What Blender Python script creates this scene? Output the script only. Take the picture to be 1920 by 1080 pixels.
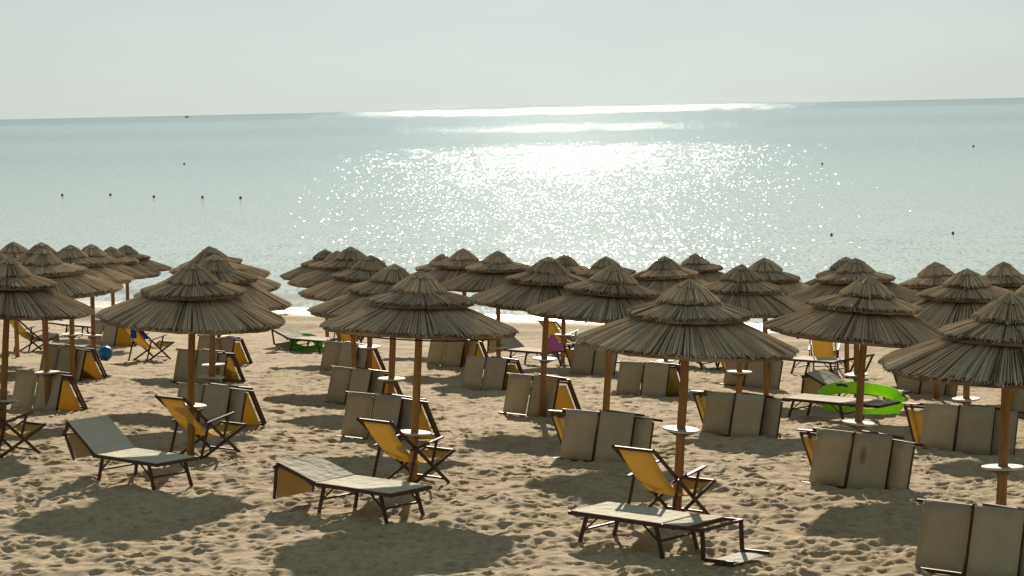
import bpy, math, random
import numpy as np
from mathutils import Vector, Matrix, Quaternion

rad = math.radians
for o in list(bpy.data.objects):
    bpy.data.objects.remove(o)
scene = bpy.context.scene
col = scene.collection

# ------------------------------------------------------------------ camera
cam = bpy.data.cameras.new('camera')
cam.sensor_width = 36.0
cam.lens = 36.0 * 4050 / 1920
cam.clip_start = 0.5
cam.clip_end = 150000
cam_o = bpy.data.objects.new('camera', cam)
col.objects.link(cam_o)
pitch, roll = rad(4.75), rad(-1.223)
fw = Vector((0, math.cos(pitch), -math.sin(pitch)))
up0 = Vector((0, math.sin(pitch), math.cos(pitch)))
rt0 = Vector((1, 0, 0))
rt = rt0 * math.cos(roll) + up0 * math.sin(roll)
up = up0 * math.cos(roll) - rt0 * math.sin(roll)
cam_o.matrix_world = Matrix(((rt.x, up.x, -fw.x, 0), (rt.y, up.y, -fw.y, 0),
                             (rt.z, up.z, -fw.z, 7.0), (0, 0, 0, 1)))
scene.camera = cam_o

# ------------------------------------------------------------------ sky, sun, exposure
SUN_EL, SUN_AZ = rad(22.5), rad(1.4)       # azimuth measured from +Y towards +X
world = bpy.data.worlds.new('World')
scene.world = world
world.use_nodes = True
nt = world.node_tree
nt.nodes.clear()
w_out = nt.nodes.new('ShaderNodeOutputWorld')
w_bg = nt.nodes.new('ShaderNodeBackground')
sky = nt.nodes.new('ShaderNodeTexSky')
sky.sky_type = 'NISHITA'
sky.sun_disc = False
sky.sun_elevation = SUN_EL
sky.sun_rotation = SUN_AZ
sky.altitude = 0
sky.air_density = 1.0
sky.dust_density = 1.0
sky.ozone_density = 1.0
w_hsv = nt.nodes.new('ShaderNodeHueSaturation')
w_hsv.inputs['Saturation'].default_value = 0.58
w_tint = nt.nodes.new('ShaderNodeMix')
w_tint.data_type = 'RGBA'
w_tint.blend_type = 'MULTIPLY'
w_tint.inputs[0].default_value = 1.0
w_tint.inputs[7].default_value = (0.322, 0.368, 0.382, 1)
# thin high cloud veil
tc = nt.nodes.new('ShaderNodeTexCoord')
mp = nt.nodes.new('ShaderNodeMapping')
mp.inputs['Scale'].default_value = (5, 5, 22)
cn = nt.nodes.new('ShaderNodeTexNoise')
cn.inputs['Scale'].default_value = 1.6
cn.inputs['Detail'].default_value = 5
cr = nt.nodes.new('ShaderNodeMapRange')
cr.inputs[1].default_value = 0.3
cr.inputs[2].default_value = 0.75
cr.inputs[3].default_value = 0.975
cr.inputs[4].default_value = 1.03
w_cl = nt.nodes.new('ShaderNodeMix')
w_cl.data_type = 'RGBA'
w_cl.blend_type = 'MULTIPLY'
w_cl.inputs[0].default_value = 1.0
L = nt.links.new
L(tc.outputs['Generated'], mp.inputs['Vector'])
L(mp.outputs[0], cn.inputs['Vector'])
L(cn.outputs['Fac'], cr.inputs[0])
L(sky.outputs[0], w_hsv.inputs['Color'])
# milky summer haze: the glare round the sun is compressed and a little veil light added everywhere
def vmath(op, a, bval=None, blink=None):
    x = nt.nodes.new('ShaderNodeVectorMath')
    x.operation = op
    L(a, x.inputs[0])
    if blink is not None:
        L(blink, x.inputs[1])
    else:
        x.inputs[1].default_value = bval
    return x.outputs[0]
KN = 20.0
d1 = vmath('MULTIPLY', w_hsv.outputs[0], (1 / KN,) * 3)
d2 = vmath('ADD', d1, (1, 1, 1))
d3 = vmath('DIVIDE', w_hsv.outputs[0], None, d2)
d4 = vmath('ADD', d3, (3.2, 3.45, 3.4))
L(d4, w_tint.inputs[6])
L(w_tint.outputs[2], w_cl.inputs[6])
L(cr.outputs[0], w_cl.inputs[7])
L(w_cl.outputs[2], w_bg.inputs['Color'])
w_bg.inputs['Strength'].default_value = 0.10
L(w_bg.outputs[0], w_out.inputs[0])

sun = bpy.data.lights.new('sun', 'SUN')
sun.energy = 5.0
sun.angle = rad(0.6)
sun.color = (1.0, 0.90, 0.74)
sun_o = bpy.data.objects.new('sun', sun)
col.objects.link(sun_o)
sd = Vector((math.sin(SUN_AZ) * math.cos(SUN_EL), math.cos(SUN_AZ) * math.cos(SUN_EL), math.sin(SUN_EL)))
sun_o.rotation_euler = sd.to_track_quat('Z', 'Y').to_euler()
sun_o.location = (0, 0, 60)

scene.view_settings.view_transform = 'Standard'
scene.view_settings.look = 'None'
scene.view_settings.exposure = 0.4
scene.view_settings.gamma = 1.0
scene.view_settings.use_curve_mapping = False
scene.render.engine = 'CYCLES'
scene.cycles.max_bounces = 6
scene.cycles.use_denoising = True

# ------------------------------------------------------------------ materials
def mat(name):
    m = bpy.data.materials.new(name)
    m.use_nodes = True
    n = m.node_tree
    b = n.nodes['Principled BSDF']
    return m, n, b

def node(n, kind, **kw):
    x = n.nodes.new(kind)
    for k, v in kw.items():
        if k.startswith('i_'):
            x.inputs[k[2:]].default_value = v
        else:
            setattr(x, k, v)
    return x

def ramp(n, fac, stops):
    r = n.nodes.new('ShaderNodeValToRGB')
    e = r.color_ramp.elements
    e[0].position, e[0].color = stops[0][0], (*stops[0][1], 1)
    e[1].position, e[1].color = stops[-1][0], (*stops[-1][1], 1)
    for p, c in stops[1:-1]:
        x = e.new(p)
        x.color = (*c, 1)
    n.links.new(fac, r.inputs[0])
    return r.outputs[0]

def bump(n, b, height, strength, dist):
    bp = node(n, 'ShaderNodeBump', i_Strength=strength, i_Distance=dist)
    n.links.new(height, bp.inputs['Height'])
    n.links.new(bp.outputs[0], b.inputs['Normal'])
    return bp

def noise(n, scale, detail=4, rough=0.55, vec=None, scl=None):
    t = node(n, 'ShaderNodeTexNoise', i_Scale=scale, i_Detail=detail, i_Roughness=rough)
    if vec is None:
        c = n.nodes.new('ShaderNodeTexCoord')
        vec = c.outputs['Object']
    if scl:
        mpn = n.nodes.new('ShaderNodeMapping')
        mpn.inputs['Scale'].default_value = scl
        n.links.new(vec, mpn.inputs['Vector'])
        vec = mpn.outputs[0]
    n.links.new(vec, t.inputs['Vector'])
    return t.outputs['Fac']

def mixc(n, fac, a, b, blend='MIX'):
    m = n.nodes.new('ShaderNodeMix')
    m.data_type = 'RGBA'
    m.blend_type = blend
    for s, i in ((fac, 0), (a, 6), (b, 7)):
        if hasattr(s, 'links') or hasattr(s, 'is_output'):
            n.links.new(s, m.inputs[i])
        elif isinstance(s, (int, float)):
            m.inputs[i].default_value = s
        else:
            m.inputs[i].default_value = (*s, 1)
    return m.outputs[2]

def plain(name, stops, scale, rough, detail=5, scl=None, bs=0.0, bd=0.01, spec=0.3, rnd=0.0):
    m, n, b = mat(name)
    f = noise(n, scale, detail, 0.6, None, scl)
    c = ramp(n, f, stops)
    if rnd:
        oi = n.nodes.new('ShaderNodeObjectInfo')
        mr = node(n, 'ShaderNodeMapRange')
        mr.inputs[3].default_value = 1 - rnd
        mr.inputs[4].default_value = 1 + rnd
        n.links.new(oi.outputs['Random'], mr.inputs[0])
        c = mixc(n, 1.0, c, mr.outputs[0], 'MULTIPLY')
    n.links.new(c, b.inputs['Base Color'])
    b.inputs['Roughness'].default_value = rough
    b.inputs['Specular IOR Level'].default_value = spec
    if bs:
        bump(n, b, f, bs, bd)
    return m

def make_fabric(name, stops, trans, stain=False):
    """woven canvas: diffuse cloth that also lets some sun through"""
    m, n, b = mat(name)
    f1 = noise(n, 3.0, 5, 0.6)
    oi = n.nodes.new('ShaderNodeObjectInfo')
    mr = node(n, 'ShaderNodeMapRange')
    mr.inputs[3].default_value, mr.inputs[4].default_value = 0.86, 1.12
    n.links.new(oi.outputs['Random'], mr.inputs[0])
    c = mixc(n, 1.0, ramp(n, f1, stops), mr.outputs[0], 'MULTIPLY')
    if stain:
        tcn = n.nodes.new('ShaderNodeTexCoord')
        vs = node(n, 'ShaderNodeVectorMath', operation='SUBTRACT')
        vs.inputs[1].default_value = (0.74, 0.1, 0.44)
        n.links.new(tcn.outputs['Object'], vs.inputs[0])
        vm = node(n, 'ShaderNodeMapping')
        vm.inputs['Rotation'].default_value = (0, rad(-25), 0)
        vm.inputs['Scale'].default_value = (14, 1, 6.5)
        n.links.new(vs.outputs[0], vm.inputs['Vector'])
        ln = node(n, 'ShaderNodeVectorMath', operation='LENGTH')
        n.links.new(vm.outputs[0], ln.inputs[0])
        ms = node(n, 'ShaderNodeMapRange', interpolation_type='SMOOTHSTEP')
        ms.inputs[1].default_value, ms.inputs[2].default_value = 0.2, 1.0
        ms.inputs[3].default_value, ms.inputs[4].default_value = 0.6, 0.0
        n.links.new(ln.outputs['Value'], ms.inputs[0])
        c = mixc(n, ms.outputs[0], c, (0.06, 0.05, 0.045))
    n.links.new(c, b.inputs['Base Color'])
    b.inputs['Roughness'].default_value = 0.85
    b.inputs['Specular IOR Level'].default_value = 0.25
    w = noise(n, 55.0, 2, 0.5)
    w2 = noise(n, 5.0, 3, 0.5, None, (1.6, 1.6, .7))
    ws = node(n, 'ShaderNodeMath', operation='MULTIPLY_ADD')
    ws.inputs[1].default_value = 9.0
    n.links.new(w2, ws.inputs[0])
    n.links.new(w, ws.inputs[2])
    bump(n, b, ws.outputs[0], 0.5, 0.006)
    tr = n.nodes.new('ShaderNodeBsdfTranslucent')
    n.links.new(c, tr.inputs['Color'])
    mx = n.nodes.new('ShaderNodeMixShader')
    mx.inputs[0].default_value = trans
    out = n.nodes['Material Output']
    n.links.new(b.outputs[0], mx.inputs[1])
    n.links.new(tr.outputs[0], mx.inputs[2])
    n.links.new(mx.outputs[0], out.inputs[0])
    return m

M = {}
M['beige'] = make_fabric('beige_canvas', [(0.3, (0.46, 0.365, 0.225)), (0.7, (0.53, 0.43, 0.275))], 0.13)
M['beige_stain'] = make_fabric('stained_beige_canvas', [(0.3, (0.46, 0.365, 0.225)), (0.7, (0.53, 0.43, 0.275))], 0.13, True)
M['cream'] = make_fabric('cream_canvas', [(0.3, (0.62, 0.56, 0.42)), (0.7, (0.70, 0.64, 0.49))], 0.16)
M['yellow'] = make_fabric('yellow_canvas', [(0.3, (0.60, 0.435, 0.11)), (0.7, (0.66, 0.485, 0.13))], 0.38)
M['ochre'] = make_fabric('backlit_beige_canvas', [(0.3, (0.42, 0.31, 0.13)), (0.7, (0.48, 0.36, 0.16))], 0.34)  # beige flap cloth; the sun behind it is put into the ochre colour
M['darkwood'] = plain('varnished_dark_wood', [(0.3, (0.048, 0.024, 0.013)), (0.7, (0.100, 0.050, 0.027))], 6, 0.55, scl=(3, 3, 3), bs=0.15, bd=0.004, spec=0.28, rnd=0.25)
M['post'] = plain('pine_post', [(0.25, (0.17, 0.078, 0.022)), (0.5, (0.28, 0.145, 0.04)), (0.8, (0.37, 0.205, 0.065))], 5, 0.6, scl=(6, 6, 0.7), bs=0.25, bd=0.006, rnd=0.15)
M['table'] = plain('white_table_plastic', [(0.3, (0.53, 0.485, 0.40)), (0.7, (0.62, 0.575, 0.485))], 4, 0.65, spec=0.4)
M['bracket'] = plain('grey_metal_bracket', [(0.3, (0.10, 0.09, 0.08)), (0.7, (0.16, 0.15, 0.13))], 9, 0.5)
M['lime'] = make_fabric('lime_vinyl', [(0.3, (0.52, 0.88, 0.05)), (0.7, (0.57, 0.92, 0.07))], 0.5)
M['green'] = make_fabric('green_vinyl', [(0.3, (0.17, 0.80, 0.02)), (0.7, (0.20, 0.85, 0.03))], 0.5)
M['navy'] = plain('dark_blue_vinyl', [(0.3, (0.010, 0.022, 0.05)), (0.7, (0.02, 0.035, 0.08))], 4, 0.4, spec=0.5)
M['pink'] = make_fabric('pink_cloth', [(0.3, (0.90, 0.36, 0.72)), (0.7, (0.93, 0.46, 0.80))], 0.6)
M['blue'] = make_fabric('blue_towelling', [(0.3, (0.012, 0.07, 0.42)), (0.7, (0.02, 0.11, 0.55))], 0.15)
M['ballblue'] = plain('blue_ball_vinyl', [(0.3, (0.008, 0.13, 0.36)), (0.7, (0.015, 0.18, 0.45))], 3, 0.3, spec=0.5)
M['ballwhite'] = plain('white_ball_vinyl', [(0.3, (0.70, 0.70, 0.68)), (0.7, (0.80, 0.80, 0.78))], 3, 0.3, spec=0.5)
M['buoy'] = plain('weathered_buoy', [(0.3, (0.07, 0.065, 0.055)), (0.7, (0.12, 0.11, 0.09))], 6, 0.6)
M['hull'] = plain('boat_hull', [(0.3, (0.12, 0.13, 0.14)), (0.7, (0.18, 0.19, 0.20))], 1, 0.5)
M['weed'] = plain('dry_seaweed', [(0.3, (0.03, 0.022, 0.013)), (0.7, (0.07, 0.05, 0.03))], 8, 0.9)

def thatch_mat(name, stops):
    m, n, b = mat(name)
    at = node(n, 'ShaderNodeAttribute', attribute_name='tone')
    f = noise(n, 1.6, 4, 0.6)
    ad = node(n, 'ShaderNodeMath', operation='MULTIPLY_ADD')
    ad.inputs[1].default_value, ad.inputs[2].default_value = 0.6, -0.30
    n.links.new(f, ad.inputs[0])
    sm = node(n, 'ShaderNodeMath', operation='ADD')
    n.links.new(at.outputs['Fac'], sm.inputs[0])
    n.links.new(ad.outputs[0], sm.inputs[1])
    c = ramp(n, sm.outputs[0], stops)
    oi = n.nodes.new('ShaderNodeObjectInfo')
    mr = node(n, 'ShaderNodeMapRange')
    mr.inputs[3].default_value, mr.inputs[4].default_value = 0.80, 1.18
    n.links.new(oi.outputs['Random'], mr.inputs[0])
    c = mixc(n, 1.0, c, mr.outputs[0], 'MULTIPLY')
    n.links.new(c, b.inputs['Base Color'])
    b.inputs['Roughness'].default_value = 0.75
    b.inputs['Specular IOR Level'].default_value = 0.25
    return m
M['thatch'] = thatch_mat('weathered_reed', [(0.0, (0.07, 0.048, 0.030)), (0.3, (0.51, 0.375, 0.235)), (0.65, (0.72, 0.565, 0.37)), (1.0, (0.84, 0.72, 0.54))])
M['tip'] = thatch_mat('pale_reed_tip', [(0.0, (0.26, 0.20, 0.12)), (0.5, (0.50, 0.40, 0.25)), (1.0, (0.68, 0.57, 0.38))])

# sand
def sand_mat():
    m, n, b = mat('beach_sand')
    f1 = noise(n, 0.55, 5, 0.6)
    f2 = noise(n, 9.0, 5, 0.7)
    c1 = ramp(n, f1, [(0.3, (0.43, 0.325, 0.19)), (0.7, (0.505, 0.395, 0.24))])
    c2 = ramp(n, f2, [(0.28, (0.62, 0.58, 0.52)), (0.55, (1.0, 1.0, 1.0)), (0.8, (1.14, 1.12, 1.08))])
    c = mixc(n, 1.0, c1, c2, 'MULTIPLY')
    wet = node(n, 'ShaderNodeAttribute', attribute_name='wet')
    c = mixc(n, wet.outputs['Fac'], c, (0.20, 0.155, 0.105))
    n.links.new(c, b.inputs['Base Color'])
    rr = node(n, 'ShaderNodeMapRange')
    rr.inputs[3].default_value, rr.inputs[4].default_value = 0.95, 0.35
    n.links.new(wet.outputs['Fac'], rr.inputs[0])
    n.links.new(rr.outputs[0], b.inputs['Roughness'])
    b.inputs['Specular IOR Level'].default_value = 0.2
    f3 = noise(n, 28.0, 6, 0.7)
    bump(n, b, f3, 0.5, 0.02)
    return m
M['sand'] = sand_mat()

SLOPE_X, SLOPE_Y = 1.22, 0.80
# sea
def sea_mat():
    m, n, b = mat('sea_water')
    tcn = n.nodes.new('ShaderNodeTexCoord')
    P = tcn.outputs['Object']
    sep = n.nodes.new('ShaderNodeSeparateXYZ')
    n.links.new(P, sep.inputs[0])
    # wind bands: ruffled and slick water alternate with distance, edges wobble
    wob = noise(n, 0.0022, 3, 0.5, P, (0.35, 1.0, 1.0))
    lg = node(n, 'ShaderNodeMath', operation='LOGARITHM')
    n.links.new(sep.outputs['Y'], lg.inputs[0])
    lg.inputs[1].default_value = 10.0
    wm = node(n, 'ShaderNodeMath', operation='MULTIPLY_ADD')
    wm.inputs[1].default_value, wm.inputs[2].default_value = 0.24, -0.12
    n.links.new(wob, wm.inputs[0])
    ls = node(n, 'ShaderNodeMath', operation='ADD')
    n.links.new(lg.outputs[0], ls.inputs[0])
    n.links.new(wm.outputs[0], ls.inputs[1])
    mr = node(n, 'ShaderNodeMapRange')
    mr.inputs[1].default_value, mr.inputs[2].default_value = 1.8, 4.3
    n.links.new(ls.outputs[0], mr.inputs[0])
    def lp(d):
        return (math.log10(d) - 1.8) / 2.5
    g = lambda v: (v, v, v)
    band = ramp(n, mr.outputs[0], [(0, g(.70)), (lp(110), g(.90)), (lp(180), g(.98)), (lp(300), g(1.0)), (lp(370), g(1.0)), (lp(480), g(.64)), (lp(590), g(.62)), (lp(680), g(.92)),
                                   (lp(860), g(.92)), (lp(1080), g(.60)), (lp(1900), g(.60)), (lp(2700), g(1.15)), (1, g(1.2))])
    # wave facets: slopes come straight from layered noise, crests lying along the beach
    def vop(op, x, y):
        q = node(n, 'ShaderNodeVectorMath', operation=op)
        n.links.new(x, q.inputs[0])
        if hasattr(y, 'links'):
            n.links.new(y, q.inputs[1])
        else:
            q.inputs[1].default_value = y
        return q.outputs[0]
    def slopes(scale, ys, detail, sx, sy):
        mpw = n.nodes.new('ShaderNodeMapping')
        mpw.inputs['Scale'].default_value = (1.0, ys, 1.0)
        n.links.new(P, mpw.inputs['Vector'])
        wn = node(n, 'ShaderNodeTexNoise', i_Scale=scale, i_Detail=detail, i_Roughness=0.6)
        n.links.new(mpw.outputs[0], wn.inputs['Vector'])
        return vop('MULTIPLY', vop('SUBTRACT', wn.outputs['Color'], (.5, .5, .5)), (sx, sy, 0.0))
    sl = vop('ADD', slopes(6.0, 0.20, 1.8, SLOPE_X, SLOPE_Y), slopes(0.33, 0.3, 1.0, 0.05, 0.09))
    bandv = n.nodes.new('ShaderNodeCombineXYZ')
    for k in range(3):
        n.links.new(band, bandv.inputs[k])
    sl = vop('MULTIPLY', sl, bandv.outputs[0])
    gn = node(n, 'ShaderNodeNewGeometry')
    nn = node(n, 'ShaderNodeVectorMath', operation='NORMALIZE')
    n.links.new(vop('ADD', gn.outputs['Normal'], sl), nn.inputs[0])
    # pale sandy shallows deepening with distance; glare and haze painted into the colour too
    shal_glare = ramp(n, mr.outputs[0], [(lp(75), (.70, .72, .62)), (lp(110), (.64, .68, .58)), (lp(200), (.50, .56, .49)), (lp(400), (.26, .33, .31)), (lp(1200), (.10, .17, .175)), (1, (.02, .075, .095))])
    body = node(n, 'ShaderNodeBsdfDiffuse')
    n.links.new(shal_glare, body.inputs['Color'])
    gl = n.nodes.new('ShaderNodeBsdfAnisotropic')
    gl.distribution = 'BECKMANN'
    gl.inputs['Roughness'].default_value = 0.145
    gl.inputs['Color'].default_value = (0.93, 0.98, 1.0, 1)
    n.links.new(nn.outputs[0], gl.inputs['Normal'])
    fz = node(n, 'ShaderNodeFresnel', i_IOR=1.333)
    n.links.new(nn.outputs[0], fz.inputs['Normal'])
    g2 = n.nodes.new('ShaderNodeBsdfAnisotropic')
    g2.distribution = 'BECKMANN'
    g2.inputs['Roughness'].default_value = 0.33
    g2.inputs['Color'].default_value = (0.93, 0.98, 1.0, 1)
    n.links.new(nn.outputs[0], g2.inputs['Normal'])
    gm = n.nodes.new('ShaderNodeMixShader')
    gm.inputs[0].default_value = 0.004
    n.links.new(gl.outputs[0], gm.inputs[1])
    n.links.new(g2.outputs[0], gm.inputs[2])
    wat = n.nodes.new('ShaderNodeMixShader')
    n.links.new(fz.outputs[0], wat.inputs[0])
    n.links.new(body.outputs[0], wat.inputs[1])
    n.links.new(gm.outputs[0], wat.inputs[2])
    # foam lines near the beach
    fo = node(n, 'ShaderNodeAttribute', attribute_name='foam')
    fn = noise(n, 2.2, 5, 0.65, P)
    fm = node(n, 'ShaderNodeMath', operation='MULTIPLY')
    n.links.new(fo.outputs['Fac'], fm.inputs[0])
    fr = node(n, 'ShaderNodeMapRange')
    fr.inputs[1].default_value, fr.inputs[2].default_value = 0.38, 0.55
    n.links.new(fn, fr.inputs[0])
    n.links.new(fr.outputs[0], fm.inputs[1])
    df = node(n, 'ShaderNodeBsdfDiffuse')
    df.inputs['Color'].default_value = (0.62, 0.62, 0.59, 1)
    mx = n.nodes.new('ShaderNodeMixShader')
    n.links.new(fm.outputs[0], mx.inputs[0])
    n.links.new(wat.outputs[0], mx.inputs[1])
    n.links.new(df.outputs[0], mx.inputs[2])
    n.links.new(mx.outputs[0], n.nodes['Material Output'].inputs[0])
    return m
M['sea'] = sea_mat()

# ------------------------------------------------------------------ mesh helpers
class MB:
    """collects boxes, bars, tubes and sheets, then links them as one mesh object"""
    def __init__(s):
        s.v, s.f, s.t = [], [], []
    def add(s, vs, fs, tone=0.5):
        k = len(s.v)
        s.v += [tuple(p) for p in vs]
        s.f += [tuple(i + k for i in q) for q in fs]
        s.t += [tone] * len(vs)
    def bar(s, p, q, w, t=None, side=None):
        """rectangular bar p->q; w across 'side', t the other way"""
        t = t or w
        p, q = Vector(p), Vector(q)
        d = (q - p).normalized()
        a = Vector(side) if side else (Vector((0, 1, 0)) if abs(d.y) < 0.9 else Vector((1, 0, 0)))
        a = (a - d * a.dot(d)).normalized() * (w / 2)
        c = d.cross(a).normalized() * (t / 2)
        k = [p - a - c, p + a - c, p + a + c, p - a + c, q - a - c, q + a - c, q + a + c, q - a + c]
        s.add(k, [(3, 2, 1, 0), (4, 5, 6, 7), (0, 1, 5, 4), (1, 2, 6, 5), (2, 3, 7, 6), (3, 0, 4, 7)])
    def tube(s, pts, r, n=8, closed=False):
        pts = [Vector(p) for p in pts]
        rs = r if isinstance(r, (list, tuple)) else [r] * len(pts)
        vs, fs = [], []
        m = len(pts)
        for i, p in enumerate(pts):
            a = pts[(i + 1) % m] if (closed or i < m - 1) else p
            b = pts[i - 1] if (closed or i > 0) else p
            d = (a - b).normalized()
            x = d.cross(Vector((0, 0, 1)))
            if x.length < 0.05:
                x = d.cross(Vector((0, 1, 0)))
            x.normalize()
            y = x.cross(d).normalized()
            for k in range(n):
                an = 2 * math.pi * k / n
                vs.append(p + (x * math.cos(an) + y * math.sin(an)) * rs[i])
        for i in range(m if closed else m - 1):
            j = (i + 1) % m
            for k in range(n):
                l = (k + 1) % n
                fs.append((i * n + k, i * n + l, j * n + l, j * n + k))
        if not closed:
            fs.append(tuple(range(n))[::-1])
            fs.append(tuple((m - 1) * n + k for k in range(n)))
        s.add(vs, fs)
    def sheet(s, rows, th):
        """rows: grid of points, extruded along its normals by th"""
        nr, nc = len(rows), len(rows[0])
        P = [[Vector(p) for p in r] for r in rows]
        top, bot = [], []
        for i in range(nr):
            for j in range(nc):
                du = P[min(i + 1, nr - 1)][j] - P[max(i - 1, 0)][j]
                dv = P[i][min(j + 1, nc - 1)] - P[i][max(j - 1, 0)]
                nn = du.cross(dv).normalized() * (th / 2)
                top.append(P[i][j] + nn)
                bot.append(P[i][j] - nn)
        N = nr * nc
        fs = []
        for i in range(nr - 1):
            for j in range(nc - 1):
                a, b, c, d = i * nc + j, i * nc + j + 1, (i + 1) * nc + j + 1, (i + 1) * nc + j
                fs += [(d, c, b, a), (a + N, b + N, c + N, d + N)]
        edge = [(0, j) for j in range(nc)] + [(i, nc - 1) for i in range(1, nr)] + [(nr - 1, j) for j in range(nc - 2, -1, -1)] + [(i, 0) for i in range(nr - 2, 0, -1)]
        for k in range(len(edge)):
            a = edge[k][0] * nc + edge[k][1]
            b = edge[(k + 1) % len(edge)][0] * nc + edge[(k + 1) % len(edge)][1]
            fs.append((a, b, b + N, a + N))
        s.add(top + bot, fs)
    def lathe(s, prof, n=24, c=(0, 0, 0)):
        vs, fs = [], []
        for r, z in prof:
            for k in range(n):
                a = 2 * math.pi * k / n
                vs.append((c[0] + r * math.cos(a), c[1] + r * math.sin(a), c[2] + z))
        for i in range(len(prof) - 1):
            for k in range(n):
                l = (k + 1) % n
                fs.append((i * n + k, i * n + l, (i + 1) * n + l, (i + 1) * n + k))
        s.add(vs, fs)
    def mesh(s, name, m, smooth=False, tone=False):
        me = bpy.data.meshes.new(name)
        me.from_pydata(s.v, [], s.f)
        me.materials.append(m)
        if tone:
            at = me.attributes.new('tone', 'FLOAT', 'POINT')
            at.data.foreach_set('value', s.t)
        if smooth:
            me.polygons.foreach_set('use_smooth', [True] * len(me.polygons))
        me.update()
        return me
    def build(s, name, m, parent=None, smooth=False, bevel=0.0):
        o = bpy.data.objects.new(name, s.mesh(name, m, smooth))
        col.objects.link(o)
        if parent:
            o.parent = parent
        if bevel:
            bv = o.modifiers.new('bevel', 'BEVEL')
            bv.width = bevel
            bv.segments = 2
        return o

def tag(o, label, cat, group=None, kind=None):
    o['label'] = label
    o['category'] = cat
    if group:
        o['group'] = group
    if kind:
        o['kind'] = kind
    return o

def empty(name, loc=(0, 0, 0), rz=0.0):
    o = bpy.data.objects.new(name, None)
    o.empty_display_size = 0.2
    o.location = loc
    o.rotation_euler = (0, 0, rz)
    col.objects.link(o)
    return o

KIDS = {}
def kids(o):
    return KIDS.setdefault(o.name, list(o.children))

def copy_tree(o, parent=None):
    c = o.copy()
    col.objects.link(c)
    if parent:
        c.parent = parent
    for ch in kids(o):
        copy_tree(ch, c)
    return c

# ------------------------------------------------------------------ ground
NX, NY = 0.502, 0.865                       # unit vector from the beach towards the sea
def base_z(x, y):
    u = NX * x + NY * y
    a = np.clip(u - 21, 0, 4)
    z = 2.3 - 0.066 * a * a / 8 - 0.066 * np.clip(u - 25, 0, 23)
    t = np.clip(u - 48, 0, 15.6)
    z = z - (0.066 * t - 0.048 / 15.6 * t * t / 2)
    return z - 0.018 * np.clip(u - 63.6, 0, 400)

_rng = np.random.default_rng(7)
_tab = _rng.random((256, 256))
def vn(x, y, s, seed=0):
    x = x / s + seed * 17.3
    y = y / s + seed * 9.7
    xi, yi = np.floor(x).astype(int), np.floor(y).astype(int)
    fx, fy = x - xi, y - yi
    fx = fx * fx * fx * (fx * (fx * 6 - 15) + 10)
    fy = fy * fy * fy * (fy * (fy * 6 - 15) + 10)
    T = lambda i, j: _tab[i & 255, j & 255]
    a = T(xi, yi) * (1 - fx) + T(xi + 1, yi) * fx
    b = T(xi, yi + 1) * (1 - fx) + T(xi + 1, yi + 1) * fx
    return a * (1 - fy) + b * fy - 0.5

def rough_z(x, y):
    """trampled dry sand, smoothing out towards the wet strip by the water"""
    u = NX * x + NY * y
    k = np.clip((60 - u) / 9, 0.06, 1) * np.clip((y - 7) / 4, 0, 1) * np.clip((25 - np.abs(x)) / 5, 0, 1)
    xr, yr = 0.82 * x - 0.57 * y, 0.57 * x + 0.82 * y
    a = 0.09 * vn(x, y, 3.1, 1) + 0.06 * vn(xr, yr, 0.95, 2) + 0.05 * vn(x, y, 0.42, 3)
    r = 0.5 - np.abs(vn(yr, xr, 0.30, 5))
    a = a + 0.022 * (r - 0.3) + 0.034 * vn(xr, y, 0.19, 6)
    # low wind ridges along the shore
    v = -NY * x + NX * y
    b = 0.16 * np.exp(-((u - 55.5 - 2.0 * vn(v, u, 9, 7)) / 0.8) ** 2) + 0.10 * np.exp(-((u - 58.5 - 2.2 * vn(v, u, 7, 8)) / 0.6) ** 2)
    return a * k + b

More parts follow.
